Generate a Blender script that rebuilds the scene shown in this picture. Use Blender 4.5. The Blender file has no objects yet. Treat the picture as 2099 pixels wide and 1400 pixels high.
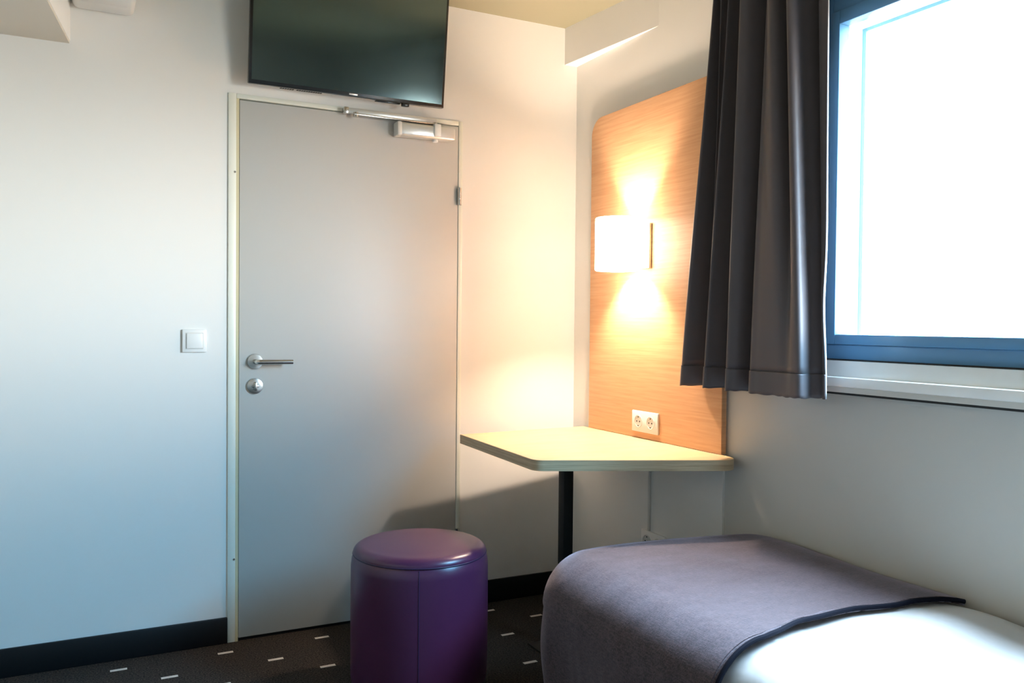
import bpy, bmesh, math, random
from mathutils import Vector, Matrix
C = bpy.context.scene.collection
S = bpy.context.scene
random.seed(4)

# ------------------------------------------------------------------ helpers
def lin(r, g, b):
    f = lambda c: (c/255/12.92) if c/255 <= 0.04045 else ((c/255+0.055)/1.055)**2.4
    return (f(r), f(g), f(b), 1)

def mat(name, col, rough=0.6, metal=0.0, spec=0.5, bump=None, var=None, coat=0.0, sheen=0.0, emit=None):
    m = bpy.data.materials.new(name); m.use_nodes = True
    n, l = m.node_tree.nodes, m.node_tree.links
    p = n['Principled BSDF']
    col = tuple(col) if len(col) == 4 else tuple(col)+(1,)
    p.inputs['Base Color'].default_value = col
    p.inputs['Roughness'].default_value = rough
    p.inputs['Metallic'].default_value = metal
    p.inputs['Specular IOR Level'].default_value = spec
    p.inputs['Coat Weight'].default_value = coat
    p.inputs['Sheen Weight'].default_value = sheen
    if emit:
        p.inputs['Emission Color'].default_value = tuple(emit[0])+(1,)
        p.inputs['Emission Strength'].default_value = emit[1]
    tc = n.new('ShaderNodeTexCoord')
    if var:      # (scale vector, noise scale, detail, amount): tone variation of the stuff itself
        sc, ns, det, amt = var
        mp = n.new('ShaderNodeMapping'); mp.inputs['Scale'].default_value = sc
        l.new(tc.outputs['Object'], mp.inputs['Vector'])
        nz = n.new('ShaderNodeTexNoise'); nz.inputs['Scale'].default_value = ns; nz.inputs['Detail'].default_value = det
        l.new(mp.outputs['Vector'], nz.inputs['Vector'])
        rp = n.new('ShaderNodeValToRGB')
        rp.color_ramp.elements[0].position = 0.3; rp.color_ramp.elements[1].position = 0.7
        rp.color_ramp.elements[0].color = tuple(c*(1-amt) for c in col[:3])+(1,)
        rp.color_ramp.elements[1].color = tuple(min(1, c*(1+amt)) for c in col[:3])+(1,)
        l.new(nz.outputs['Fac'], rp.inputs['Fac']); l.new(rp.outputs['Color'], p.inputs['Base Color'])
    if bump:     # (scale vector, noise scale, strength, distance)
        sc, ns, st, di = bump
        mp = n.new('ShaderNodeMapping'); mp.inputs['Scale'].default_value = sc
        l.new(tc.outputs['Object'], mp.inputs['Vector'])
        nz = n.new('ShaderNodeTexNoise'); nz.inputs['Scale'].default_value = ns; nz.inputs['Detail'].default_value = 3
        l.new(mp.outputs['Vector'], nz.inputs['Vector'])
        b = n.new('ShaderNodeBump'); b.inputs['Strength'].default_value = st; b.inputs['Distance'].default_value = di
        l.new(nz.outputs['Fac'], b.inputs['Height']); l.new(b.outputs['Normal'], p.inputs['Normal'])
    return m

def box(bm, x0, x1, y0, y1, z0, z1, bev=0.0, seg=2):
    v = [bm.verts.new((x, y, z)) for x in (x0, x1) for y in (y0, y1) for z in (z0, z1)]
    F = [(0,1,3,2), (4,6,7,5), (0,4,5,1), (2,3,7,6), (0,2,6,4), (1,5,7,3)]
    fs = [bm.faces.new([v[i] for i in f]) for f in F]
    if bev > 0:
        es = list({e for f in fs for e in f.edges})
        bmesh.ops.bevel(bm, geom=es, offset=bev, segments=seg, profile=0.5, affect='EDGES')
    return fs

def prism(bm, pts, z0, z1, bev=0.0):
    lo = [bm.verts.new((x, y, z0)) for x, y in pts]; hi = [bm.verts.new((x, y, z1)) for x, y in pts]
    n = len(pts)
    fs = [bm.faces.new(lo[::-1]), bm.faces.new(hi)]
    for i in range(n):
        bm.faces.new([lo[i], lo[(i+1) % n], hi[(i+1) % n], hi[i]])
    bmesh.ops.recalc_face_normals(bm, faces=bm.faces)
    if bev > 0:
        es = list({e for f in fs for e in f.edges})
        bmesh.ops.bevel(bm, geom=es, offset=bev, segments=2, profile=0.5, affect='EDGES')

def frame_to(d):
    d = Vector(d).normalized()
    a = Vector((0, 0, 1)) if abs(d.z) < 0.9 else Vector((1, 0, 0))
    u = d.cross(a).normalized(); return u, d.cross(u).normalized()

def tube(bm, pts, r, seg=16, caps=True):
    pts = [Vector(p) for p in pts]; rings = []
    rr = r if isinstance(r, (list, tuple)) else [r]*len(pts)
    u = None
    for i, p in enumerate(pts):
        d = (pts[min(i+1, len(pts)-1)] - pts[max(i-1, 0)]).normalized()
        if u is None: u, w = frame_to(d)
        else:
            u = (u - d*u.dot(d)).normalized(); w = d.cross(u)
        rings.append([bm.verts.new(p + rr[i]*(math.cos(t)*u + math.sin(t)*w)) for t in [2*math.pi*k/seg for k in range(seg)]])
    for a, b in zip(rings, rings[1:]):
        for k in range(seg):
            bm.faces.new([a[k], a[(k+1) % seg], b[(k+1) % seg], b[k]])
    if caps:
        bm.faces.new(rings[0][::-1]); bm.faces.new(rings[-1])
    bmesh.ops.recalc_face_normals(bm, faces=bm.faces)

def lathe(bm, prof, origin=(0, 0, 0), axis=(0, 0, 1), seg=64):
    """profile of (radius, height along axis); closes with caps where r=0"""
    o = Vector(origin); ax = Vector(axis).normalized(); u, w = frame_to(ax)
    rings = []
    for r, h in prof:
        if r <= 1e-6: rings.append([bm.verts.new(o + ax*h)])
        else: rings.append([bm.verts.new(o + ax*h + r*(math.cos(2*math.pi*k/seg)*u + math.sin(2*math.pi*k/seg)*w)) for k in range(seg)])
    for a, b in zip(rings, rings[1:]):
        if len(a) == 1 and len(b) == 1: continue
        for k in range(seg):
            k2 = (k+1) % seg
            if len(a) == 1: bm.faces.new([a[0], b[k], b[k2]])
            elif len(b) == 1: bm.faces.new([a[k], b[0], a[k2]])
            else: bm.faces.new([a[k], b[k], b[k2], a[k2]])
    bmesh.ops.recalc_face_normals(bm, faces=bm.faces)

def wloc(o):
    v = Vector(o.location)
    return v if o.parent is None else v + wloc(o.parent)

def obj(name, bm, m, parent=None, base=None, smooth=True, angle=35):
    """one mesh object; the shape is given in room coordinates"""
    off = wloc(parent) if parent else Vector(base or (0, 0, 0))
    bmesh.ops.translate(bm, verts=bm.verts, vec=-off)
    bmesh.ops.recalc_face_normals(bm, faces=bm.faces)
    me = bpy.data.meshes.new(name); bm.to_mesh(me); bm.free()
    me.materials.append(m)
    if smooth:
        me.polygons.foreach_set('use_smooth', [True]*len(me.polygons))
        try: me.set_sharp_from_angle(angle=math.radians(angle))
        except Exception: pass
    o = bpy.data.objects.new(name, me); C.objects.link(o)
    if parent: o.parent = parent
    else: o.location = off
    return o

def tag(o, label, cat, kind=None, group=None):
    o['label'] = label; o['category'] = cat
    if kind: o['kind'] = kind
    if group: o['group'] = group
    return o

def thing(name, loc, label, cat, kind=None):
    o = bpy.data.objects.new(name, None); C.objects.link(o)
    o.location = loc; o.empty_display_size = 0.1
    return tag(o, label, cat, kind)

def NB(): return bmesh.new()

def B(name, m, parent=None, base=None, bev=0.0, **k):
    bm = NB(); box(bm, k['x'][0], k['x'][1], k['y'][0], k['y'][1], k['z'][0], k['z'][1], bev)
    return obj(name, bm, m, parent, base)

# ------------------------------------------------------------------ room dimensions (metres)
XR = 1.995      # window wall plane
XW = 1.985      # white lining plane
XP = 1.965      # wood panel face
XL = -1.25      # left wall
YF = -4.3       # wall behind the photographer
ZC = 2.503      # ceiling
WY0, WY1 = -1.40, -2.80     # window opening along the right wall
WZ0, WZ1 = 1.085, 2.20

# ------------------------------------------------------------------ materials
M = {}
M['wall'] = mat('white wall paint', (0.80, 0.80, 0.775), 0.55, spec=0.35, bump=((1,1,1), 260, 0.08, 0.001))
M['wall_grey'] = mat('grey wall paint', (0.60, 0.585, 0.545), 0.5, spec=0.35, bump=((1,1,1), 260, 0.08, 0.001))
M['wall_taupe'] = mat('taupe wall paint', (0.50, 0.47, 0.43), 0.55, spec=0.35)
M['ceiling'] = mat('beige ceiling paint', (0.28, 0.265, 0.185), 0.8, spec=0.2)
M['black_skirting'] = mat('black skirting', (0.006, 0.006, 0.007), 0.5, spec=0.3)
M['door'] = mat('light grey door laminate', (0.54, 0.54, 0.52), 0.42, spec=0.4)
M['door_frame'] = mat('cream painted steel door frame', (0.80, 0.82, 0.74), 0.4)
M['gasket'] = mat('cream rubber door seal', (0.60, 0.56, 0.36), 0.6)
M['steel'] = mat('brushed steel', (0.62, 0.60, 0.57), 0.25, metal=1.0, var=((1,1,40), 30, 2, 0.1))
M['silver'] = mat('silver painted metal', (0.72, 0.72, 0.70), 0.3, metal=0.55)
M['dark_gap'] = mat('dark slot', (0.012, 0.012, 0.012), 0.7)
M['white_plastic'] = mat('white plastic', (0.84, 0.84, 0.82), 0.3)
M['grey_plastic'] = mat('pale grey plastic', (0.66, 0.66, 0.63), 0.4)
M['tv_black'] = mat('black gloss plastic', (0.012, 0.012, 0.013), 0.25)
M['screen'] = mat('dark glossy screen', (0.006, 0.010, 0.011), 0.12, spec=1.0)
M['screen'].node_tree.nodes['Principled BSDF'].inputs['IOR'].default_value = 1.9
M['screen'].node_tree.nodes['Principled BSDF'].inputs['Specular Tint'].default_value = (0.75, 1.0, 1.0, 1)
M['window_frame'] = mat('blue grey window profile', (0.11, 0.28, 0.48), 0.35, spec=0.5)
M['sill'] = mat('white sill laminate', (0.92, 0.92, 0.89), 0.35, var=((3,3,3), 3, 3, 0.03))
M['lit_frame_white'] = mat('white sky-lit frame side', (0.8, 0.8, 0.8), 0.7)
M['black_metal'] = mat('black powder coated steel', (0.006, 0.006, 0.006), 0.55, spec=0.3)
M['leather'] = mat('purple leatherette', (0.072, 0.0175, 0.058), 0.31, spec=0.5, bump=((1,1,1), 420, 0.12, 0.0008))
M['leather_seam'] = mat('dark purple seam', (0.03, 0.010, 0.05), 0.5)
M['sheet'] = mat('white cotton', (0.64, 0.65, 0.655), 0.85, spec=0.2, sheen=0.2, bump=((1,1,1), 9, 0.35, 0.012))
M['bed_base'] = mat('dark bed base fabric', (0.03, 0.028, 0.03), 0.9)
M['piping'] = mat('navy blanket piping', (0.004, 0.005, 0.012), 0.85, spec=0.15)
M['curtain'] = mat('satin taupe curtain cloth', (0.105, 0.086, 0.090), 0.50, spec=0.45, sheen=0.15, bump=((1,1,0.1), 18, 0.1, 0.004))
M['lining'] = mat('white curtain lining', (0.8, 0.8, 0.8), 0.8)
M['cream'] = mat('cream laminate', (0.72, 0.66, 0.56), 0.5)

def wood(name, base, dark, scale, rough=0.45):
    m = bpy.data.materials.new(name); m.use_nodes = True
    n, l = m.node_tree.nodes, m.node_tree.links; p = n['Principled BSDF']
    p.inputs['Roughness'].default_value = rough; p.inputs['Specular IOR Level'].default_value = 0.4
    tc = n.new('ShaderNodeTexCoord'); mp = n.new('ShaderNodeMapping'); mp.inputs['Scale'].default_value = scale
    nz = n.new('ShaderNodeTexNoise'); nz.inputs['Scale'].default_value = 1.0; nz.inputs['Detail'].default_value = 5; nz.inputs['Roughness'].default_value = 0.62
    nz.inputs['Distortion'].default_value = 0.25
    rp = n.new('ShaderNodeValToRGB'); rp.color_ramp.elements[0].position = 0.34; rp.color_ramp.elements[1].position = 0.62
    rp.color_ramp.elements[0].color = dark+(1,); rp.color_ramp.elements[1].color = base+(1,)
    l.new(tc.outputs['Object'], mp.inputs['Vector']); l.new(mp.outputs['Vector'], nz.inputs['Vector'])
    l.new(nz.outputs['Fac'], rp.inputs['Fac']); l.new(rp.outputs['Color'], p.inputs['Base Color'])
    return m
M['panel_wood'] = wood('beech veneer with horizontal grain', (0.60, 0.35, 0.185), (0.52, 0.285, 0.14), (4, 4, 110))
M['desk_wood'] = wood('pale beech laminate', (0.68, 0.52, 0.31), (0.62, 0.465, 0.26), (6, 26, 6), 0.4)
M['desk_edge'] = wood('striped laminate edging', (0.56, 0.44, 0.28), (0.38, 0.28, 0.17), (5, 5, 170))

def glass(name):
    m = bpy.data.materials.new(name); m.use_nodes = True
    n, l = m.node_tree.nodes, m.node_tree.links
    for x in list(n):
        if x.type != 'OUTPUT_MATERIAL': n.remove(x)
    out = [x for x in n if x.type == 'OUTPUT_MATERIAL'][0]
    t = n.new('ShaderNodeBsdfTransparent'); t.inputs['Color'].default_value = (0.97, 0.985, 0.98, 1)
    g = n.new('ShaderNodeBsdfGlossy'); g.inputs['Roughness'].default_value = 0.0
    # Schlick reflectance, the same from both sides of the pane
    lw = n.new('ShaderNodeLayerWeight'); lw.inputs['Blend'].default_value = 0.5
    pw = n.new('ShaderNodeMath'); pw.operation = 'POWER'; l.new(lw.outputs['Facing'], pw.inputs[0]); pw.inputs[1].default_value = 5.0
    fr = n.new('ShaderNodeMapRange'); l.new(pw.outputs[0], fr.inputs['Value']); fr.inputs['To Min'].default_value = 0.035; fr.inputs['To Max'].default_value = 0.9
    mx = n.new('ShaderNodeMixShader')
    l.new(fr.outputs['Result'], mx.inputs['Fac']); l.new(t.outputs['BSDF'], mx.inputs[1]); l.new(g.outputs['BSDF'], mx.inputs[2])
    l.new(mx.outputs['Shader'], out.inputs['Surface'])
    return m
M['glass'] = glass('clear window glass')

def carpet():
    m = bpy.data.materials.new('dark carpet with pale dashes'); m.use_nodes = True
    n, l = m.node_tree.nodes, m.node_tree.links; p = n['Principled BSDF']
    p.inputs['Roughness'].default_value = 0.95; p.inputs['Specular IOR Level'].default_value = 0.15
    tc = n.new('ShaderNodeTexCoord'); sp = n.new('ShaderNodeSeparateXYZ'); l.new(tc.outputs['Object'], sp.inputs['Vector'])
    def ma(op, a, b=None):
        k = n.new('ShaderNodeMath'); k.operation = op
        for i, v in enumerate((a, b)):
            if v is None: continue
            if isinstance(v, (int, float)): k.inputs[i].default_value = v
            else: l.new(v, k.inputs[i])
        return k.outputs[0]
    RY, RX, SH = 0.138, 0.350, 0.150
    r = ma('DIVIDE', ma('SUBTRACT', -0.100 + RY/2, sp.outputs['Y']), RY)        # row index
    ri = ma('FLOOR', r); rf = ma('SUBTRACT', ma('FRACT', r), 0.5)
    xs = ma('SUBTRACT', ma('SUBTRACT', sp.outputs['X'], 0.123 - RX/2), ma('MULTIPLY', ri, SH))
    xf = ma('SUBTRACT', ma('FRACT', ma('DIVIDE', ma('ADD', xs, 7.0*RX), RX)), 0.5)
    inx = ma('LESS_THAN', ma('ABSOLUTE', xf), 0.0265/RX)
    iny = ma('LESS_THAN', ma('ABSOLUTE', rf), 0.0085/RY)
    dash = ma('MULTIPLY', inx, iny)
    n1 = n.new('ShaderNodeTexNoise'); n1.inputs['Scale'].default_value = 170; n1.inputs['Detail'].default_value = 3; n1.inputs['Roughness'].default_value = 0.75
    l.new(tc.outputs['Object'], n1.inputs['Vector'])
    rp = n.new('ShaderNodeValToRGB'); rp.color_ramp.elements[0].position = 0.38; rp.color_ramp.elements[1].position = 0.66
    rp.color_ramp.elements[0].color = (0.007, 0.0062, 0.006, 1); rp.color_ramp.elements[1].color = (0.070, 0.057, 0.048, 1)
    l.new(n1.outputs['Fac'], rp.inputs['Fac'])
    mx = n.new('ShaderNodeMix'); mx.data_type = 'RGBA'
    l.new(dash, mx.inputs['Factor']); l.new(rp.outputs['Color'], mx.inputs['A']); mx.inputs['B'].default_value = (0.62, 0.58, 0.53, 1)
    l.new(mx.outputs['Result'], p.inputs['Base Color'])
    b = n.new('ShaderNodeBump'); b.inputs['Strength'].default_value = 0.6; b.inputs['Distance'].default_value = 0.004
    l.new(n1.outputs['Fac'], b.inputs['Height']); l.new(b.outputs['Normal'], p.inputs['Normal'])
    return m
M['carpet'] = carpet()

def weave():
    m = bpy.data.materials.new('purple brown woven blanket'); m.use_nodes = True
    n, l = m.node_tree.nodes, m.node_tree.links; p = n['Principled BSDF']
    p.inputs['Roughness'].default_value = 0.75; p.inputs['Specular IOR Level'].default_value = 0.35
    p.inputs['Sheen Weight'].default_value = 0.45; p.inputs['Sheen Roughness'].default_value = 0.45
    p.inputs['Sheen Tint'].default_value = (0.85, 0.82, 1, 1)
    tc = n.new('ShaderNodeTexCoord')
    def noise(scale, s, det):
        mp = n.new('ShaderNodeMapping'); mp.inputs['Scale'].default_value = scale
        z = n.new('ShaderNodeTexNoise'); z.inputs['Scale'].default_value = s; z.inputs['Detail'].default_value = det
        l.new(tc.outputs['Object'], mp.inputs['Vector']); l.new(mp.outputs['Vector'], z.inputs['Vector']); return z.outputs['Fac']
    a = noise((1, 0.12, 0.5), 420, 2); b_ = noise((0.12, 1, 0.5), 420, 2); c = noise((1, 1, 1), 260, 3)
    s = n.new('ShaderNodeMath'); s.operation = 'ADD'; l.new(a, s.inputs[0]); l.new(b_, s.inputs[1])
    s2 = n.new('ShaderNodeMath'); s2.operation = 'ADD'; l.new(s.outputs[0], s2.inputs[0]); l.new(c, s2.inputs[1])
    rp = n.new('ShaderNodeValToRGB'); rp.color_ramp.elements[0].position = 0.40; rp.color_ramp.elements[1].position = 0.60
    d = n.new('ShaderNodeMath'); d.operation = 'DIVIDE'; l.new(s2.outputs[0], d.inputs[0]); d.inputs[1].default_value = 3.0
    rp.color_ramp.elements[0].color = (0.030, 0.020, 0.023, 1); rp.color_ramp.elements[1].color = (0.095, 0.064, 0.072, 1)
    l.new(d.outputs[0], rp.inputs['Fac']); l.new(rp.outputs['Color'], p.inputs['Base Color'])
    bp = n.new('ShaderNodeBump'); bp.inputs['Strength'].default_value = 0.35; bp.inputs['Distance'].default_value = 0.002
    l.new(d.outputs[0], bp.inputs['Height'])
    cr = noise((1.0, 1.3, 1.0), 5.0, 2.0)      # soft creases of the cloth
    b2 = n.new('ShaderNodeBump'); b2.inputs['Strength'].default_value = 0.28; b2.inputs['Distance'].default_value = 0.03
    l.new(cr, b2.inputs['Height']); l.new(bp.outputs['Normal'], b2.inputs['Normal']); l.new(b2.outputs['Normal'], p.inputs['Normal'])
    return m
M['blanket'] = weave()

LAMP_COL = (1.0, 0.77, 0.59)
LAMP_STR = 20.0
def opal():
    m = bpy.data.materials.new('lit opal glass shade'); m.use_nodes = True
    n, l = m.node_tree.nodes, m.node_tree.links
    p = n['Principled BSDF']
    p.inputs['Base Color'].default_value = (0.9, 0.88, 0.84, 1); p.inputs['Roughness'].default_value = 0.3
    p.inputs['Emission Color'].default_value = LAMP_COL+(1,); p.inputs['Emission Strength'].default_value = LAMP_STR
    return m
M['opal'] = opal()
M['bulb'] = mat('glowing bulb', (0.9, 0.88, 0.84), 0.3, emit=(LAMP_COL, 2000.0))

# ------------------------------------------------------------------ the room shell
T = 0.12
tag(B('floor', M['carpet'], x=(XL-T, XR+T), y=(YF-T, T), z=(-0.1, 0)), 'dark grey carpet floor with staggered pale dashes', 'floor', 'structure')
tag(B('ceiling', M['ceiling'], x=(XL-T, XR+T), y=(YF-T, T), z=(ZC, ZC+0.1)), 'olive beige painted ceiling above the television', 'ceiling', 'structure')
# back wall with the door opening
DX0, DX1, DZ = 0.493, 1.430, 2.034
bm = NB()
box(bm, XL-T, DX0, 0, T, 0, ZC); box(bm, DX1, XR+T, 0, T, 0, ZC); box(bm, DX0, DX1, 0, T, DZ, ZC); box(bm, DX0, DX1, T-0.02, T, 0, DZ)
tag(obj('wall_back', bm, M['wall'], smooth=False), 'white wall with the grey door and the television', 'wall', 'structure')
tag(B('wall_left', M['wall_taupe'], x=(XL-T, XL), y=(YF-T, 0), z=(0, ZC)), 'plain taupe side wall at the left of the room', 'wall', 'structure')
tag(B('wall_front', M['wall_taupe'], x=(XL-T, XR+T), y=(YF-T, YF), z=(0, ZC)), 'plain taupe wall behind the viewer', 'wall', 'structure')
bm = NB()
WT = 0.12
box(bm, XR, XR+WT, WY0, 0, 0, ZC); box(bm, XR, XR+WT, YF-T, WY1, 0, ZC)
box(bm, XR, XR+WT, WY1, WY0, 0, WZ0-0.085); box(bm, XR, XR+WT, WY1, WY0, WZ1, ZC)
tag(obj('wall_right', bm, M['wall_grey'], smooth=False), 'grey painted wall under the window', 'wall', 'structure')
# white lining on the right wall, from the corner to the end of the wood panel
tag(B('trim_1', M['wall'], x=(XW, XR), y=(-0.998, 0), z=(0, ZC)), 'white lining behind the wood panel and desk', 'wall lining', 'structure')
# tapering soffit under the ceiling in the corner
bm = NB(); prism(bm, [(1.921, 0), (XW, 0), (XW, -0.60)], 2.343, ZC)
tag(obj('trim_2', bm, M['wall'], smooth=False), 'white tapering boxing under the ceiling above the wood panel', 'soffit', 'structure')
# skirting
def skirt(name, x0, x1, y0, y1, label):
    bm = NB(); box(bm, x0, x1, y0, y1, 0, 0.097, 0.004)
    return tag(obj(name, bm, M['black_skirting']), label, 'skirting board', 'structure')
skirt('baseboard_back', XL, DX0, -0.013, 0, 'black skirting along the wall left of the door')
skirt('baseboard_back_right', DX1+0.002, XW, -0.013, 0, 'black skirting between the door and the corner')
skirt('baseboard_right', XW-0.013, XW, -0.998, -0.013, 'black skirting on the white lining beneath the desk')
skirt('baseboard_left', XL, XL+0.013, YF, -0.013, 'black skirting along the left wall')

# ------------------------------------------------------------------ door
door = thing('door_1', (0.96, 0, 0), 'light grey flush door in a cream steel frame', 'door', 'structure')
bm = NB()
box(bm, 0.493, 0.521, -0.007, 0.09, 0, DZ, 0.002); box(bm, 1.412, 1.430, -0.007, 0.09, 0, DZ, 0.002); box(bm, 0.521, 1.412, -0.007, 0.09, 2.016, DZ, 0.003)
fr = obj('door_frame', bm, M['door_frame'], door)
bm = NB(); box(bm, 0.521, 0.531, -0.006, 0.05, 0, 2.016); box(bm, 0.531, 1.412, 0.045, 0.06, 0, 2.016)
obj('door_seal', bm, M['gasket'], door, smooth=False)['label'] = 'cream rubber seal'
bm = NB(); tube(bm, [(0.516, -0.0085, 1.745), (0.516, -0.005, 1.745)], 0.004, 10)
obj('screw', bm, M['steel'], door)
bm = NB(); tube(bm, [(0.516, -0.0085, 0.31), (0.516, -0.005, 0.31)], 0.004, 10)
obj('screw', bm, M['steel'], door)
bm = NB(); box(bm, 0.533, 1.4112, -0.004, 0.038, 0.012, 2.012, 0.002)
leaf = obj('door_leaf', bm, M['door'], door)
bm = NB(); box(bm, 0.534, 1.409, 0.002, 0.036, 0.0, 0.010)
obj('door_gap_dark', bm, M['black_skirting'], door, smooth=False)['label'] = 'black strip painting the dark gap under the door'  # black box fills the door gap and paints in its shade
# handle
bm = NB(); lathe(bm, [(0, -0.004), (0.028, -0.004), (0.029, -0.008), (0.0275, -0.013), (0.012, -0.0145), (0, -0.0145)], (0.590, 0, 1.045), (0, 1, 0), 40)
obj('handle_rosette', bm, M['steel'], leaf)
bm = NB()
pts = [(0.590, -0.012, 1.045), (0.590, -0.040, 1.045)]
for k in range(1, 7):
    a = math.pi/2*k/6; pts.append((0.590+0.016*(1-math.cos(a)), -0.040-0.016*math.sin(a), 1.045))
pts.append((0.720, -0.056, 1.0445))
tube(bm, pts, 0.0092, 18)
obj('handle_lever', bm, M['steel'], leaf)['label'] = 'round bar steel lever handle'
bm = NB(); lathe(bm, [(0, -0.004), (0.029, -0.004), (0.030, -0.008), (0.0285, -0.012), (0.020, -0.014), (0, -0.014)], (0.590, 0, 0.953), (0, 1, 0), 40)
lk = obj('lock_rosette', bm, M['steel'], leaf)
bm = NB(); box(bm, 0.585, 0.595, -0.030, -0.013, 0.936, 0.970, 0.004)
box(bm, 0.577, 0.603, -0.019, -0.013, 0.9485, 0.9575, 0.002)
obj('thumb_turn', bm, M['steel'], leaf)
# hinges
for z in (1.722, 0.30):
    bm = NB(); tube(bm, [(1.4135, -0.013, z-0.036), (1.4135, -0.013, z+0.036)], 0.008, 14)
    box(bm, 1.4155, 1.4225, -0.0145, -0.011, z-0.036, z+0.036)
    obj('hinge', bm, M['steel'], door)

# ------------------------------------------------------------------ door closer
dc = thing('door_closer', (1.25, -0.004, 1.94), 'silver slide arm door closer on the top right of the grey door', 'door closer')
bm = NB(); box(bm, 1.128, 1.376, -0.058, -0.005, 1.939, 1.993, 0.010, 3); obj('closer_body', bm, M['silver'], dc)
bm = NB(); box(bm, 1.126, 1.146, -0.060, -0.005, 1.938, 1.994, 0.006); obj('end_cap', bm, M['grey_plastic'], dc)
bm = NB(); box(bm, 1.281, 1.309, -0.066, -0.006, 1.948, 1.999, 0.004)
lathe(bm, [(0, 1.930), (0.012, 1.930), (0.012, 1.948)], (1.295, -0.034, 0), (0, 0, 1), 20)
obj('pinion_cover', bm, M['white_plastic'], dc)
bm = NB(); box(bm, 0.926, 1.300, -0.040, -0.013, 2.006, 2.026, 0.003); rail = obj('slide_rail', bm, M['silver'], dc)
bm = NB(); box(bm, 0.915, 0.934, -0.043, -0.013, 2.002, 2.027, 0.003); obj('rail_end_cap', bm, M['steel'], rail)
bm = NB(); prism(bm, [(0.955, -0.050), (0.955, -0.034), (1.285, -0.026), (1.305, -0.034), (1.285, -0.046)], 1.999, 2.005, 0.001)
tube(bm, [(0.962, -0.040, 1.992), (0.962, -0.040, 2.010)], 0.010, 14)
tube(bm, [(1.292, -0.036, 1.990), (1.292, -0.036, 2.008)], 0.011, 14)
obj('closer_arm', bm, M['steel'], dc)

# ------------------------------------------------------------------ light switch
sw = thing('light_switch', (0.376, 0, 1.122), 'white square rocker light switch left of the door', 'light switch')
bm = NB(); box(bm, 0.335, 0.418, -0.010, 0, 1.081, 1.164, 0.003); obj('switch_plate', bm, M['white_plastic'], sw)
bm = NB(); box(bm, 0.3465, 0.4065, -0.0112, -0.009, 1.0925, 1.1525); obj('rocker_gap', bm, M['grey_plastic'], sw, smooth=False)
bm = NB(); box(bm, 0.349, 0.404, -0.015, -0.010, 1.095, 1.150, 0.0025); obj('rocker', bm, M['white_plastic'], sw)

# ------------------------------------------------------------------ television on the wall
TX0, TX1, TZ0, TZ1 = 0.552, 1.315, 2.062, 2.491
tv = thing('television', (0.93, 0, TZ0), 'wide black flat screen television mounted above the door', 'television')
TV_TILT = 7.0
def tilt(bm):
    bmesh.ops.rotate(bm, verts=bm.verts, cent=(0, -0.062, TZ0), matrix=Matrix.Rotation(math.radians(TV_TILT), 3, 'X')); return bm
bm = NB(); box(bm, TX0, TX1, -0.074, -0.050, TZ0, TZ1, 0.003); bez = obj('tv_bezel', tilt(bm), M['tv_black'], tv)
bm = NB(); box(bm, TX0+0.010, TX1-0.010, -0.0752, -0.070, TZ0+0.014, TZ1-0.010); obj('tv_screen', tilt(bm), M['screen'], tv, smooth=False)['label'] = 'dark reflecting screen'
bm = NB(); prism(bm, [(0.60, -0.050), (1.26, -0.050), (1.20, -0.022), (0.66, -0.022)], TZ0+0.001, 2.44, 0.002); rh = obj('rear_housing', tilt(bm), M['grey_plastic'], tv)
rh['label'] = 'rear housing seen from below, painted pale like a reflection'  # pale colour stands in for white surroundings mirrored in glossy black plastic
bm = NB()
for k in range(18):
    if k in (6,): continue
    x = 0.672+k*0.0088
    box(bm, x, x+0.006, -0.046, -0.030, TZ0-0.0005, TZ0+0.004)
obj('vent_slots', tilt(bm), M['dark_gap'], rh, smooth=False)
bm = NB(); box(bm, 1.04, 1.14, -0.048, -0.030, TZ0-0.003, TZ0+0.004, 0.001); obj('speaker_strip', tilt(bm), M['tv_black'], rh)
bm = NB(); box(bm, 1.140, 1.170, -0.073, -0.055, TZ0-0.012, TZ0+0.002, 0.003); obj('receiver_eye', tilt(bm), M['tv_black'], tv)
bm = NB(); box(bm, 0.925, 0.958, -0.0756, -0.074, TZ0+0.0045, TZ0+0.0105, 0.0005); obj('maker_badge', tilt(bm), M['silver'], bez)['label'] = 'small silver badge'
bm = NB(); box(bm, 0.80, 1.05, -0.008, 0, 2.18, 2.36, 0.002); box(bm, 0.86, 0.99, -0.036, -0.008, 2.20, 2.34, 0.002); obj('wall_bracket', bm, M['black_metal'], tv)

# ------------------------------------------------------------------ overhead cupboard and ventilation unit, top left
oc = thing('overhead_cupboard', (-0.6, 0, 2.134), 'boxy overhead cupboard with beige underside cut off at the top left', 'cupboard')
bm = NB(); prism(bm, [(-0.022, 0), (XL, 0), (XL, -0.90), (-0.145, -0.90)], 2.140, ZC, 0.002); obj('carcass', bm, M['wall'], oc)
bm = NB(); prism(bm, [(-0.024, -0.0), (XL, 0), (XL, -0.898), (-0.147, -0.898)], 2.132, 2.140); obj('bottom_panel', bm, M['cream'], oc, smooth=False)['label'] = 'beige underside'
vu = thing('ventilation_unit', (0.08, 0, 2.25), 'white rounded box fixed to the wall beside the overhead cupboard', 'ventilation unit')
bm = NB(); box(bm, -0.016, 0.176, -0.26, 0, 2.250, 2.44, 0.022, 4); obj('housing', bm, M['white_plastic'], vu)
bm = NB(); box(bm, 0.01, 0.15, -0.235, -0.10, 2.2485, 2.252, 0.001); obj('intake_panel', bm, M['white_plastic'], vu)

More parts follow.
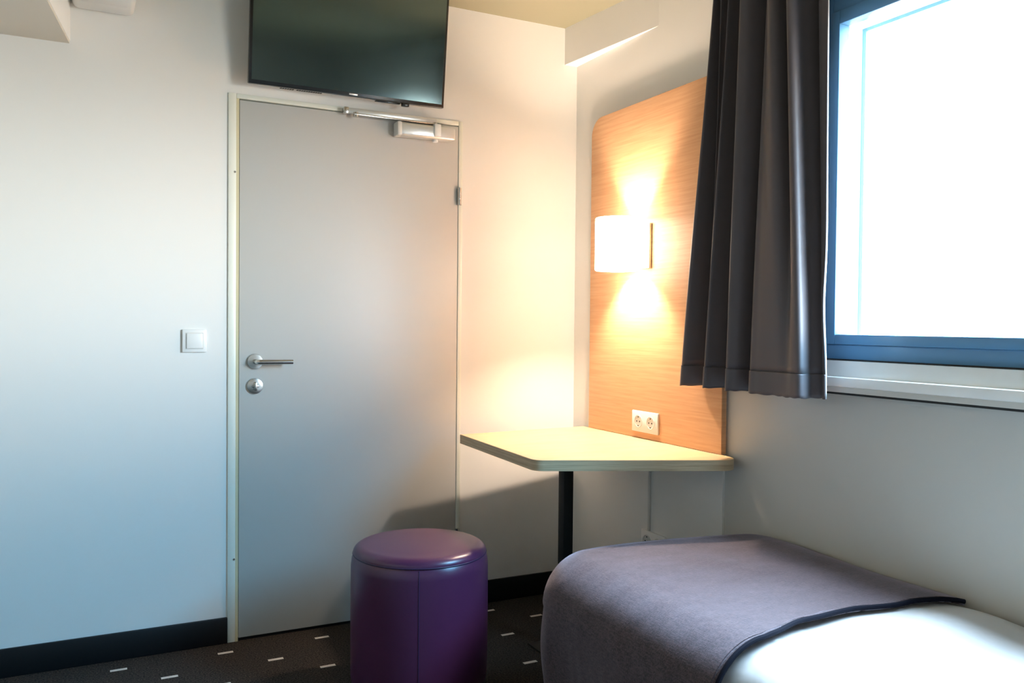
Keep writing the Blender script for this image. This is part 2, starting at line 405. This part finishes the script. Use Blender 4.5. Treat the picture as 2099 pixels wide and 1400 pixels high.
# ------------------------------------------------------------------ wood panel
bm = NB()
y0, y1, z0, z1, r = -0.160, -1.012, 0.752, 2.070, 0.075
pl = [(y0, z0), (y1, z0), (y1, z1)]
for k in range(9):
    a = math.pi/2*k/8; pl.append((y0-r+r*math.sin(a), z1-r+r*math.cos(a)))
lo = [bm.verts.new((XP, y, z)) for y, z in pl]; hi = [bm.verts.new((XW, y, z)) for y, z in pl]
fs = [bm.faces.new(lo), bm.faces.new(hi[::-1])]
for i in range(len(pl)): bm.faces.new([lo[i], lo[(i+1) % len(pl)], hi[(i+1) % len(pl)], hi[i]])
bmesh.ops.recalc_face_normals(bm, faces=bm.faces)
bmesh.ops.bevel(bm, geom=list(fs[0].edges), offset=0.0015, segments=2, affect='EDGES')
tag(obj('wood_wall_panel', bm, M['panel_wood'], base=(XW, -0.59, z0)), 'tall beech wall panel with a rounded top corner behind the desk', 'wall panel')

# ------------------------------------------------------------------ wall lamp
wl = thing('wall_lamp', (XP, -0.513, 1.413), 'lit white cylindrical wall lamp on the wood panel', 'wall lamp')
bm = NB(); box(bm, XP-0.013, XP, -0.601, -0.425, 1.413, 1.587, 0.003); obj('back_plate', bm, M['steel'], wl)
lc = (1.866, -0.513)
bm = NB(); lathe(bm, [(0.078, 1.405), (0.0845, 1.4045), (0.087, 1.408), (0.087, 1.604), (0.0845, 1.6075), (0.078, 1.607), (0.078, 1.405)], (lc[0], lc[1], 0), (0, 0, 1), 72)
obj('lamp_shade', bm, M['opal'], wl)['label'] = 'glowing opal glass cylinder shade'
bm = NB(); tube(bm, [(XP-0.012, -0.513, 1.490), (lc[0]+0.038, -0.513, 1.490)], 0.013, 16)
obj('bulb_holder', bm, M['steel'], wl)
bm = NB(); lathe(bm, [(0, -0.040), (0.012, -0.040), (0.0235, -0.012), (0.0235, 0.008), (0.015, 0.023), (0, 0.026)][::-1], (lc[0], lc[1], 1.490), (-1, 0, 0), 24)
obj('bulb', bm, M['bulb'], wl)

# ------------------------------------------------------------------ power sockets
def socket(name, x, yc, zc, w, h, label):
    t = thing(name, (x, yc, zc-h/2), label, 'power socket')
    bm = NB(); box(bm, x-0.009, x, yc-w/2, yc+w/2, zc-h/2, zc+h/2, 0.003); obj('socket_plate', bm, M['white_plastic'], t)
    for s in (-1, 1):
        y = yc+s*w*0.235
        bm = NB(); lathe(bm, [(0.0235, -0.0115), (0.0255, -0.0110), (0.0255, -0.0085), (0.0205, -0.0085), (0.020, -0.0105), (0.0235, -0.0115)], (x, y, zc), (1, 0, 0), 36)
        ring = obj('socket_ring', bm, M['grey_plastic'], t)
        bm = NB(); lathe(bm, [(0, -0.0095), (0.0195, -0.0095), (0.0195, -0.0088), (0, -0.0088)], (x, y, zc), (1, 0, 0), 36)
        obj('socket_well', bm, M['grey_plastic'], ring)
        bm = NB()
        for q in (-0.0095, 0.0095): tube(bm, [(x-0.0105, y+q, zc), (x-0.0090, y+q, zc)], 0.0032, 10)
        for q in (-0.017, 0.017): box(bm, x-0.0105, x-0.009, y-0.003, y+0.003, zc+q-0.002, zc+q+0.002)
        obj('contact_holes', bm, M['dark_gap'], ring, smooth=False)
    return t
socket('power_socket', XP, -0.578, 0.818, 0.168, 0.082, 'white double socket on the wood panel just above the desk')
socket('power_socket', XW, -0.612, 0.352, 0.152, 0.082, 'white double socket low on the wall behind the bed end')
bm = NB(); box(bm, XW-0.008, XW, -0.588, -0.576, 0.393, 0.718, 0.002)
tag(obj('cable_conduit', bm, M['grey_plastic'], base=(XW, -0.582, 0.393)), 'thin vertical cable conduit on the white wall under the desk', 'cable conduit')

# ------------------------------------------------------------------ desk
def arc_poly(pts):
    """polygon with (x, y, radius) corners rounded"""
    out = []; n = len(pts)
    for i in range(n):
        p0, p1, p2 = Vector(pts[i-1][:2]), Vector(pts[i][:2]), Vector(pts[(i+1) % n][:2]); r = pts[i][2]
        if r <= 0: out.append(tuple(p1)); continue
        a, b = (p0-p1).normalized(), (p2-p1).normalized(); th = a.angle(b); d = r/math.tan(th/2)
        s, e = p1+a*d, p1+b*d; c = p1+(a+b).normalized()*(r/math.sin(th/2))
        for k in range(11):
            q = s.lerp(e, k/10) - c; q = c + q.normalized()*r; out.append(tuple(q))
    return out
DZ1 = 0.751; DT = 0.036
poly = arc_poly([(1.362, -0.160, 0), (1.325, -0.850, 0.045), (1.955, -1.125, 0.050), (1.972, -1.02, 0.02), (XP, -0.985, 0), (XP, -0.115, 0)])
desk = thing('desk', (1.60, -0.62, 0), 'small beech corner desk with cut off front on a black post', 'desk')
bm = NB(); prism(bm, poly, DZ1-DT, DZ1); top = obj('desktop', bm, M['desk_wood'], desk)
# edging: a thin band just proud of the desktop's sides
bm = NB()
cen = Vector((1.66, -0.62))
outer = []
n = len(poly)
for i in range(n):
    p0, p1, p2 = Vector(poly[i-1]), Vector(poly[i]), Vector(poly[(i+1) % n])
    t = ((p1-p0).normalized()+(p2-p1).normalized()).normalized(); nr = Vector((t.y, -t.x))
    if nr.dot(p1-cen) < 0: nr = -nr
    outer.append(p1+nr*0.0012)
path = list(range(0, n-2))
lo = [bm.verts.new((outer[i].x, outer[i].y, DZ1-DT+0.0005)) for i in path]; hi = [bm.verts.new((outer[i].x, outer[i].y, DZ1-0.0012)) for i in path]
lo2 = [bm.verts.new((poly[i][0], poly[i][1], DZ1-DT+0.0005)) for i in path]; hi2 = [bm.verts.new((poly[i][0], poly[i][1], DZ1-0.0012)) for i in path]
for k in range(len(path)-1):
    bm.faces.new([lo[k], lo[k+1], hi[k+1], hi[k]]); bm.faces.new([hi[k], hi[k+1], hi2[k+1], hi2[k]]); bm.faces.new([lo2[k], lo2[k+1], lo[k+1], lo[k]])
obj('edge_band', bm, M['desk_edge'], top)['label'] = 'striped brownish laminate edge'
lx, ly = 1.593, -0.60
bm = NB(); box(bm, lx-0.020, lx+0.020, ly-0.020, ly+0.020, 0.006, DZ1-DT-0.006, 0.002); leg = obj('leg', bm, M['black_metal'], desk); leg['label'] = 'black square post'
bm = NB(); box(bm, lx-0.09, lx+0.09, ly-0.09, ly+0.09, DZ1-DT-0.006, DZ1-DT); obj('top_plate', bm, M['black_metal'], leg, smooth=False)
bm = NB(); box(bm, lx-0.10, lx+0.10, ly-0.10, ly+0.10, 0, 0.006, 0.001); obj('foot_plate', bm, M['black_metal'], leg)

# ------------------------------------------------------------------ stool
scx, scy, sr = 1.013, -0.632, 0.226
st = thing('stool', (scx, scy, 0), 'round purple leatherette stool standing in front of the door', 'stool')
bm = NB(); lathe(bm, [(0, 0.0), (sr-0.012, 0.0), (sr-0.004, 0.01), (sr, 0.04), (sr+0.001, 0.25), (sr, 0.40), (sr-0.003, 0.425), (sr-0.010, 0.4375), (0, 0.4375)], (scx, scy, 0), (0, 0, 1), 96)
obj('stool_body', bm, M['leather'], st)
bm = NB()
prof = [(sr-0.010, 0.4385)]
for k in range(0, 11):
    a = math.pi/2*k/10; prof.append((sr-0.040+0.034*math.cos(a), 0.4405+0.026*math.sin(a)))
prof += [(0.15, 0.4705), (0.10, 0.4735), (0.05, 0.475), (0, 0.4755)]
lathe(bm, [(0, 0.4385)]+prof, (scx, scy, 0), (0, 0, 1), 96); obj('stool_seat', bm, M['leather'], st, angle=60)['label'] = 'domed seat cushion'
bm = NB(); ring = [(scx+(sr-0.0075)*math.cos(2*math.pi*k/96), scy+(sr-0.0075)*math.sin(2*math.pi*k/96), 0.4385) for k in range(97)]
tube(bm, ring, 0.0028, 8, caps=False); obj('seat_seam', bm, M['leather_seam'], st)
# the upright seam on the side towards the camera, a little right of the middle
sa = math.atan2(-0.91, -0.36)
bm = NB(); pts = [(scx+(sr+0.0003+dr)*math.cos(sa), scy+(sr+0.0003+dr)*math.sin(sa), z) for z, dr in ((0.432, -0.006), (0.420, -0.003), (0.40, -0.0005), (0.25, 0.0005), (0.04, 0), (0.012, -0.004))]
tube(bm, pts, 0.0016, 8); obj('side_seam', bm, M['leather_seam'], st)

# ------------------------------------------------------------------ bed
BX0, BX1 = 1.214, 1.983     # left side, wall side
BY0, BY1 = -1.010, -3.05    # foot, head
bed = thing('bed', (1.59, -2.03, 0), 'single bed with white sheet along the window wall', 'bed')
bm = NB(); box(bm, BX0+0.09, BX1-0.01, BY1+0.02, BY0-0.30, 0.0, 0.24, 0.01); obj('bed_base', bm, M['bed_base'], bed)

def foot_y(x):
    """the foot of the bedding: it runs a little askew towards the window wall"""
    return BY0 - 0.15*max(0.0, (x-1.42)/0.56)**1.6
def top_z(x, y):
    """height of the mattress top: a little crowned and higher at the wall"""
    t = (x-BX0)/(BX1-BX0)
    return 0.492 + 0.022*max(0, min(1, t))**1.3 + 0.006*math.sin(2.2*x+3.1*y)
def rnd_drop(d, r):
    """drop below the top at distance d inside the edge, quarter round of radius r"""
    if d >= r: return 0.0
    d = max(d, 0.0); return r - math.sqrt(max(0.0, r*r-(r-d)**2))
def inset(d, R=0.22):
    return 0.0 if d >= R else R-math.sqrt(max(0, R*R-(R-d)**2))
bm = NB()
NX, NY = 46, 90
def mat_pt(i, j):
    # cross-section from the wall side over the top and down the left side
    u = i/NX; v = j/NY; y = BY0-0.020 + v*(BY1-BY0+0.020)
    r = 0.145; W = BX1-0.006-BX0-0.012; Lt = W-r; arc = r*math.pi/2; side = 0.16; L = Lt+arc+side
    s = u*L
    dend = (v*(BY0-BY1))
    if s < Lt: x = BX1-0.006-s*(Lt-inset(dend))/Lt; z = top_z(x, y); nrm = 0
    elif s < Lt+arc:
        a = (s-Lt)/r; x = BX0+0.028+r-r*math.sin(a)+inset(dend); z = top_z(BX0+r, y)-r+r*math.cos(a)
    else: x = BX0+0.028+inset(dend); z = top_z(BX0+r, y)-r-(s-Lt-arc)
    y += (foot_y(x)-BY0)*(1-v)
    z -= 0.014*max(0, 1-(BX1-x)/0.07)**2
    z -= rnd_drop(dend, 0.09) if dend < 0.09 else 0
    z -= 0.010
    # soft rumples in the sheet
    if y < -1.75:
        z += 0.006*math.sin(5*x+7*y)*math.sin(9*y-3*x)+0.012*math.exp(-((y+1.96)/0.10)**2)*math.exp(-((x-1.75)/0.35)**2)
    return Vector((x, y, z))
g = [[bm.verts.new(mat_pt(i, j)) for j in range(NY+1)] for i in range(NX+1)]
for i in range(NX):
    for j in range(NY): bm.faces.new([g[i][j], g[i+1][j], g[i+1][j+1], g[i][j+1]])
# close the ends and underside
edge = [g[i][0] for i in range(NX+1)]; bm.faces.new(edge[::-1] )
edge = [g[i][NY] for i in range(NX+1)]; bm.faces.new(edge)
bm.faces.new([g[0][j] for j in range(NY+1)] + [g[NX][j] for j in range(NY, -1, -1)])
obj('mattress', bm, M['sheet'], bed, angle=70)['label'] = 'mattress in a white cotton sheet'

# ------------------------------------------------------------------ blanket over the foot of the bed
def catmull(P, per):
    out = []
    for i in range(len(P)-1):
        p0, p1, p2, p3 = P[max(i-1, 0)], P[i], P[i+1], P[min(i+2, len(P)-1)]
        for k in range(per):
            t = k/per
            out.append(tuple(0.5*((2*b)+(c-a)*t+(2*a-5*b+4*c-d)*t*t+(3*b-a-3*c+d)*t**3) for a, b, c, d in zip(p0, p1, p2, p3)))
    out.append(tuple(P[-1])); return out
EL = 0.150      # rounding of the left edge
EF = 0.100      # rounding of the foot edge
bx, by = BX0-0.006, BY0+0.016       # outer faces of the hanging cloth
RC = 0.19                           # plan radius of the corner
# perimeter (where the cloth hangs vertical), from the hem on the left side round the foot to the wall
per = []
for k in range(40): per.append((bx, -1.885+(by-RC+1.885)*k/40, (-1, 0)))
for k in range(30):
    a = math.pi/2*k/30; per.append((bx+RC-RC*math.cos(a), by-RC+RC*math.sin(a), (-math.cos(a), math.sin(a))))
for k in range(41): x_ = bx+RC+(BX1-bx-RC)*k/40; per.append((x_, by+foot_y(x_)-BY0, (0, 1)))
NS = len(per)
def hem_y(x):
    t = (x-bx)/(BX1-bx)
    P = [(-1.885), (-1.850), (-1.815), (-1.805), (-1.845), (-1.905)]
    f = max(0, min(0.9999, t))*5; i = int(f); f -= i; f = f*f*(3-2*f)
    return P[i]*(1-f)+P[i+1]*f
bm = NB(); rows = []
NT, NE, ND = 34, 16, 26
random.seed(11)
hub = Vector((BX1, -1.60))
for si, (px, py, nr) in enumerate(per):
    n = Vector(nr); s = si/(NS-1)
    el = EL*abs(n.x)**2+EF*abs(n.y)**2
    drop_z = 0.035
    col = []
    P = Vector((px, py))
    edge_in = P-n*el               # start of the rounding
    # plan line from the wall (hem end .. foot end) to the edge start
    w = Vector((BX1, 0))
    if si < 40:   # left side: straight lines across the bed, hem line curved
        wy = edge_in.y
        st_ = Vector((BX1, -1.905+(-1.36+1.905)*(si/70)))
    else:
        st_ = Vector((BX1, -1.905+(-1.36+1.905)*min(1.0, si/70)))
        if si >= 70: st_ = Vector((BX1, -1.36))
    for k in range(NT):
        t = k/NT; q = st_.lerp(edge_in, t)
        x, y = q.x, q.y
        if si < 40: # bend the line so that the hem follows its own curve
            y += (hem_y(x)-(st_.y+(edge_in.y-st_.y)*((BX1-x)/(BX1-edge_in.x))))*(1-si/40)**2 if si < 40 else 0
        z = top_z(x, y)+0.008
        z -= 0.016*max(0, 1-(BX1-x)/0.08)**2
        z += 0.004*math.sin(11*x-6*y)*math.sin(7*y+2)+0.005*math.exp(-((x-1.62+0.5*(y+1.3))/0.05)**2)*max(0, 1-abs(y+1.35)/0.3)
        col.append(Vector((x, y, z)))
    zt = top_z(edge_in.x, edge_in.y)+0.008
    hy = 0
    if si < 40: hy = (hem_y(edge_in.x)-edge_in.y)*(1-si/40)**2
    arc = el*math.pi/2
    for k in range(NE):
        a = math.pi/2*k/NE
        q = edge_in+n*el*math.sin(a); col.append(Vector((q.x, q.y+hy, zt-el*(1-math.cos(a))-0.016*max(0, 1-(BX1-q.x)/0.08)**2)))
    zb = zt-el
    for k in range(ND+1):
        t = k/ND; z = zb+(drop_z-zb)*t
        # hanging folds, gathered at the corner
        ph = s*38
        corner = math.exp(-((si-55)/20.0)**2)
        out = (0.007+0.020*t)*math.sin(ph)*(0.35+0.5*corner)+0.022*corner*math.sin(math.pi*min(1, t*1.1))*math.cos(ph*0.7+0.6) - 0.03*corner*t*t
        q = P+n*out; col.append(Vector((q.x, q.y+hy, z)))
    rows.append([bm.verts.new(c) for c in col])
for a, b in zip(rows, rows[1:]):
    for k in range(len(a)-1):
        bm.faces.new([a[k], a[k+1], b[k+1], b[k]])
hemline = [v.co.copy() for v in rows[0]]
bmesh.ops.remove_doubles(bm, verts=bm.verts, dist=1e-5)
bl = obj('blanket', bm, M['blanket'], base=(1.59, -1.45, 0.03), angle=80)
tag(bl, 'purple brown woven blanket folded over the foot of the bed', 'blanket')
sm = bl.modifiers.new('thick', 'SOLIDIFY'); sm.thickness = 0.014; sm.offset = 0.0
bm = NB(); tube(bm, [h+Vector((0, -0.0135, 0.004)) for h in hemline[1:]], 0.0058, 10)
obj('piping', bm, M['piping'], bl)['label'] = 'dark navy piped hem'

# ------------------------------------------------------------------ window
win = thing('window_1', (XR, -2.1, WZ0), 'blue grey framed window with a white sill', 'window', 'structure')
def ring(bm, x0, x1, ya, yb, za, zb, w, bev=0.003):
    """rectangular profile ring in the wall plane, outer size ya..yb, za..zb, profile width w (left, right, bottom, top)"""
    wl_, wr_, wb_, wt_ = w
    box(bm, x0, x1, ya-wl_, ya, za, zb, bev); box(bm, x0, x1, yb, yb+wr_, za, zb, bev)
    box(bm, x0, x1, yb+wr_, ya-wl_, za, za+wb_, bev); box(bm, x0, x1, yb+wr_, ya-wl_, zb-wt_, zb, bev)
bm = NB(); ring(bm, XR-0.004, XR+0.075, -1.400, -2.80, 1.098, 2.195, (0.045, 0.045, 0.044, 0.075)); obj('frame', bm, M['window_frame'], win)
bm = NB(); ring(bm, XR-0.010, XR+0.030, -1.4455, -2.7545, 1.1425, 2.1195, (0.030, 0.030, 0.030, 0.040)); sash = obj('sash', bm, M['window_frame'], win)
bm = NB(); box(bm, XR+0.022, XR+0.028, -2.724, -1.476, 1.173, 2.079); obj('pane', bm, M['glass'], sash, smooth=False)
bm = NB(); ring(bm, XR+0.030, XR+0.085, -1.4455, -2.7545, 1.1425, 2.1195, (0.030, 0.030, 0.022, 0.040), 0.0); obj('lit_frame_side', bm, M['lit_frame_white'], sash, smooth=False)['label'] = 'outer frame side painted white as lit by the sky'  # white colour stands in for sky light on the frame's side faces
bm = NB(); ring(bm, XR+0.085, XR+0.092, -1.4455, -2.7545, 1.1425, 2.1195, (0.043, 0.043, 0.022, 0.050), 0.001); obj('outer_lip', bm, M['window_frame'], sash)
# sill: two stepped white boards and an apron strip whose grey paints in the shade below them
bm = NB()
box(bm, XR-0.020, XR+0.12, -2.80, -1.36, 1.046, 1.096, 0.003)
box(bm, XR-0.050, XR-0.020, -2.80, -1.36, 1.022, 1.050, 0.004)
sill = obj('sill', bm, M['sill'], win)
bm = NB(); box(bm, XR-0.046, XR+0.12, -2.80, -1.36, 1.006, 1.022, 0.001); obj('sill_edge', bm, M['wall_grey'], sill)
bm = NB(); box(bm, XR-0.040, XR+0.10, -2.80, -1.36, 0.9995, 1.006); obj('shadow_joint', bm, M['dark_gap'], sill, smooth=False)
bm = NB(); box(bm, XR-0.007, XR+0.02, -2.80, -1.40, 1.0955, 1.1005); obj('bottom_seal', bm, M['dark_gap'], win, smooth=False)

# ------------------------------------------------------------------ curtain
cur = thing('curtain', (1.88, -1.25, 0.99), 'short dark taupe pleated curtain hanging left of the window', 'curtain')
ZT, ZB = 2.395, 0.990
# control points: (y top, x top, y bottom, x bottom); ridges stand towards the room
K = [(-1.075, 1.951, -0.880, 1.956), (-1.083, 1.880, -0.905, 1.885), (-1.108, 1.834, -0.954, 1.834), (-1.106, 1.862, -0.975, 1.862), (-1.118, 1.931, -1.015, 1.931),
     (-1.141, 1.832, -1.034, 1.895), (-1.140, 1.855, -1.042, 1.870), (-1.160, 1.938, -1.050, 1.858),
     (-1.185, 1.828, -1.078, 1.830), (-1.188, 1.862, -1.095, 1.862), (-1.212, 1.951, -1.160, 1.956),
     (-1.236, 1.830, -1.190, 1.828), (-1.259, 1.828, -1.214, 1.834), (-1.275, 1.870, -1.232, 1.872), (-1.296, 1.941, -1.262, 1.944),
     (-1.308, 1.872, -1.290, 1.834), (-1.322, 1.862, -1.324, 1.824), (-1.351, 1.820, -1.379, 1.828), (-1.372, 1.828, -1.419, 1.828), (-1.385, 1.931, -1.449, 1.824),
     (-1.416, 1.827, -1.479, 1.820), (-1.439, 1.824, -1.506, 1.824), (-1.445, 1.872, -1.500, 1.868), (-1.462, 1.931, -1.518, 1.900),
     (-1.490, 1.878, -1.522, 1.892), (-1.518, 1.866, -1.535, 1.882), (-1.542, 1.862, -1.546, 1.874)]
def curt_row(z, push=0.0):
    t = max(0.0, min(1.0, (ZT-z)/(ZT-ZB)))
    te = t*0.75+0.25*t*t*(3-2*t)
    P = [(a+(c-a)*te, b+(d-b)*te) for a, b, c, d in K]
    # small sag and sway of the last fold towards the window, as in a hanging hem
    L = catmull(P, 6)
    out = []
    for i, (y, x) in enumerate(L):
        u = i/(len(L)-1)
        y += 0.010*math.exp(-((z-1.25)/0.12)**2)*max(0, (u-0.9)/0.1)
        out.append((x-push, y))
    return out
def sheet_mesh(zs, push=0.0, wob=0.0):
    bm = NB(); rows = []
    for z in zs:
        r_ = curt_row(z, push)
        rows.append([bm.verts.new((x, y, z + (wob*math.sin(i*0.37)*0.5+wob*math.sin(i*0.91+1) if z == zs[-1] else 0))) for i, (x, y) in enumerate(r_)])
    for a, b in zip(rows, rows[1:]):
        for k in range(len(a)-1): bm.faces.new([a[k], a[k+1], b[k+1], b[k]])
    return bm
HZ = 1.058
bm = sheet_mesh([ZT+(HZ-ZT)*k/60 for k in range(61)]); cp = obj('curtain_cloth', bm, M['curtain'], cur, angle=180)
q = cp.modifiers.new('thick', 'SOLIDIFY'); q.thickness = 0.0025; q.offset = 0
bm = sheet_mesh([HZ+0.001, HZ-0.002, HZ-0.006]+[HZ-0.006+(ZB-HZ+0.006)*k/6 for k in range(1, 7)], 0.0012, 0.0012); ch = obj('hem', bm, M['curtain'], cur, angle=180)
q = ch.modifiers.new('thick', 'SOLIDIFY'); q.thickness = 0.0045; q.offset = 0
bm = NB(); rows = []
for k in range(61):
    z = ZT+(ZB-ZT)*k/60; x, y = curt_row(z)[-1]; x2, y2 = curt_row(z)[-3]
    rows.append([bm.verts.new((x+0.0018, y+0.0004, z)), bm.verts.new((x+0.003, y-0.0006, z)), bm.verts.new((x2+0.007, y2, z))])
for a, b in zip(rows, rows[1:]):
    for k in range(2): bm.faces.new([a[k], a[k+1], b[k+1], b[k]])
ln = obj('edge_lining', bm, M['lining'], cur, angle=180); ln['label'] = 'white lining strip at the window edge'
q = ln.modifiers.new('thick', 'SOLIDIFY'); q.thickness = 0.0008; q.offset = 1
# rail that carries it
rl = thing('curtain_rail', (1.88, -1.9, 2.40), 'cream curtain rail end above the curtain at the top edge', 'curtain rail')
bm = NB(); box(bm, 1.865, 1.895, -2.95, -0.905, 2.400, 2.425, 0.003); obj('rail_profile', bm, M['white_plastic'], rl)
bm = NB(); box(bm, 1.860, 1.900, -0.905, -0.880, 2.390, 2.428, 0.004); obj('end_stop', bm, M['gasket'], rl)
for y in (-1.0, -1.9, -2.85):
    bm = NB(); box(bm, 1.872, 1.888, y-0.02, y+0.02, 2.425, ZC); obj('ceiling_bracket', bm, M['white_plastic'], rl, smooth=False)

# ------------------------------------------------------------------ light
w = bpy.data.worlds.new('sky'); S.world = w; w.use_nodes = True
n, l = w.node_tree.nodes, w.node_tree.links
bg = n['Background']
tc = n.new('ShaderNodeTexCoord'); sp = n.new('ShaderNodeSeparateXYZ'); l.new(tc.outputs['Generated'], sp.inputs['Vector'])
mr = n.new('ShaderNodeMapRange'); mr.inputs['From Min'].default_value = -1; mr.inputs['From Max'].default_value = 1
l.new(sp.outputs['Z'], mr.inputs['Value'])
rp = n.new('ShaderNodeValToRGB'); e = rp.color_ramp.elements
e[0].position = 0.0; e[0].color = (0.09, 0.075, 0.055, 1)
e[1].position = 1.0; e[1].color = (0.78, 1.02, 1.28, 1)
for ps, cl in ((0.40, (0.11, 0.10, 0.08, 1)), (0.48, (0.44, 0.43, 0.41, 1)), (0.52, (0.76, 0.78, 0.79, 1)), (0.58, (0.58, 0.66, 0.72, 1)), (0.64, (0.09, 0.30, 0.49, 1)), (0.78, (0.10, 0.33, 0.56, 1)), (0.87, (0.60, 0.82, 1.05, 1))):
    k = e.new(ps); k.color = cl
l.new(mr.outputs['Result'], rp.inputs['Fac']); l.new(rp.outputs['Color'], bg.inputs['Color'])
bg.inputs['Strength'].default_value = 90.0
# daylight portal in the window opening helps sampling
po = bpy.data.lights.new('window_portal', 'AREA'); po.shape = 'RECTANGLE'; po.size = 1.25; po.size_y = 0.92
po.cycles.is_portal = True
p_ = bpy.data.objects.new('window_portal', po); C.objects.link(p_)
p_.location = (XR+0.03, -2.10, 1.626); p_.rotation_euler = (math.radians(90), 0, math.radians(90))

# ------------------------------------------------------------------ camera
cam = bpy.data.cameras.new('camera'); co = bpy.data.objects.new('camera', cam); C.objects.link(co)
cam.sensor_fit = 'HORIZONTAL'; cam.sensor_width = 36.0; cam.lens = 36.0*1744.87/2099
cam.clip_start = 0.02
yaw, pit, rol = 0.47173032, -0.02019584, 0.00915675
f = Vector((math.sin(yaw)*math.cos(pit), math.cos(yaw)*math.cos(pit), math.sin(pit)))
r = Vector((math.cos(yaw), -math.sin(yaw), 0)); u = r.cross(f)
r2 = math.cos(rol)*r+math.sin(rol)*u; u2 = -math.sin(rol)*r+math.cos(rol)*u
m3 = Matrix((r2, u2, -f)).transposed()
co.matrix_world = Matrix.Translation((0, -3.277, 1.193)) @ m3.to_4x4()
S.camera = co

S.view_settings.view_transform = 'Standard'; S.view_settings.look = 'None'
S.view_settings.gamma = 1; S.view_settings.use_curve_mapping = False
S.view_settings.exposure = 0.1
S.cycles.max_bounces = 12; S.cycles.diffuse_bounces = 8; S.cycles.transparent_max_bounces = 12
S.cycles.use_denoising = True
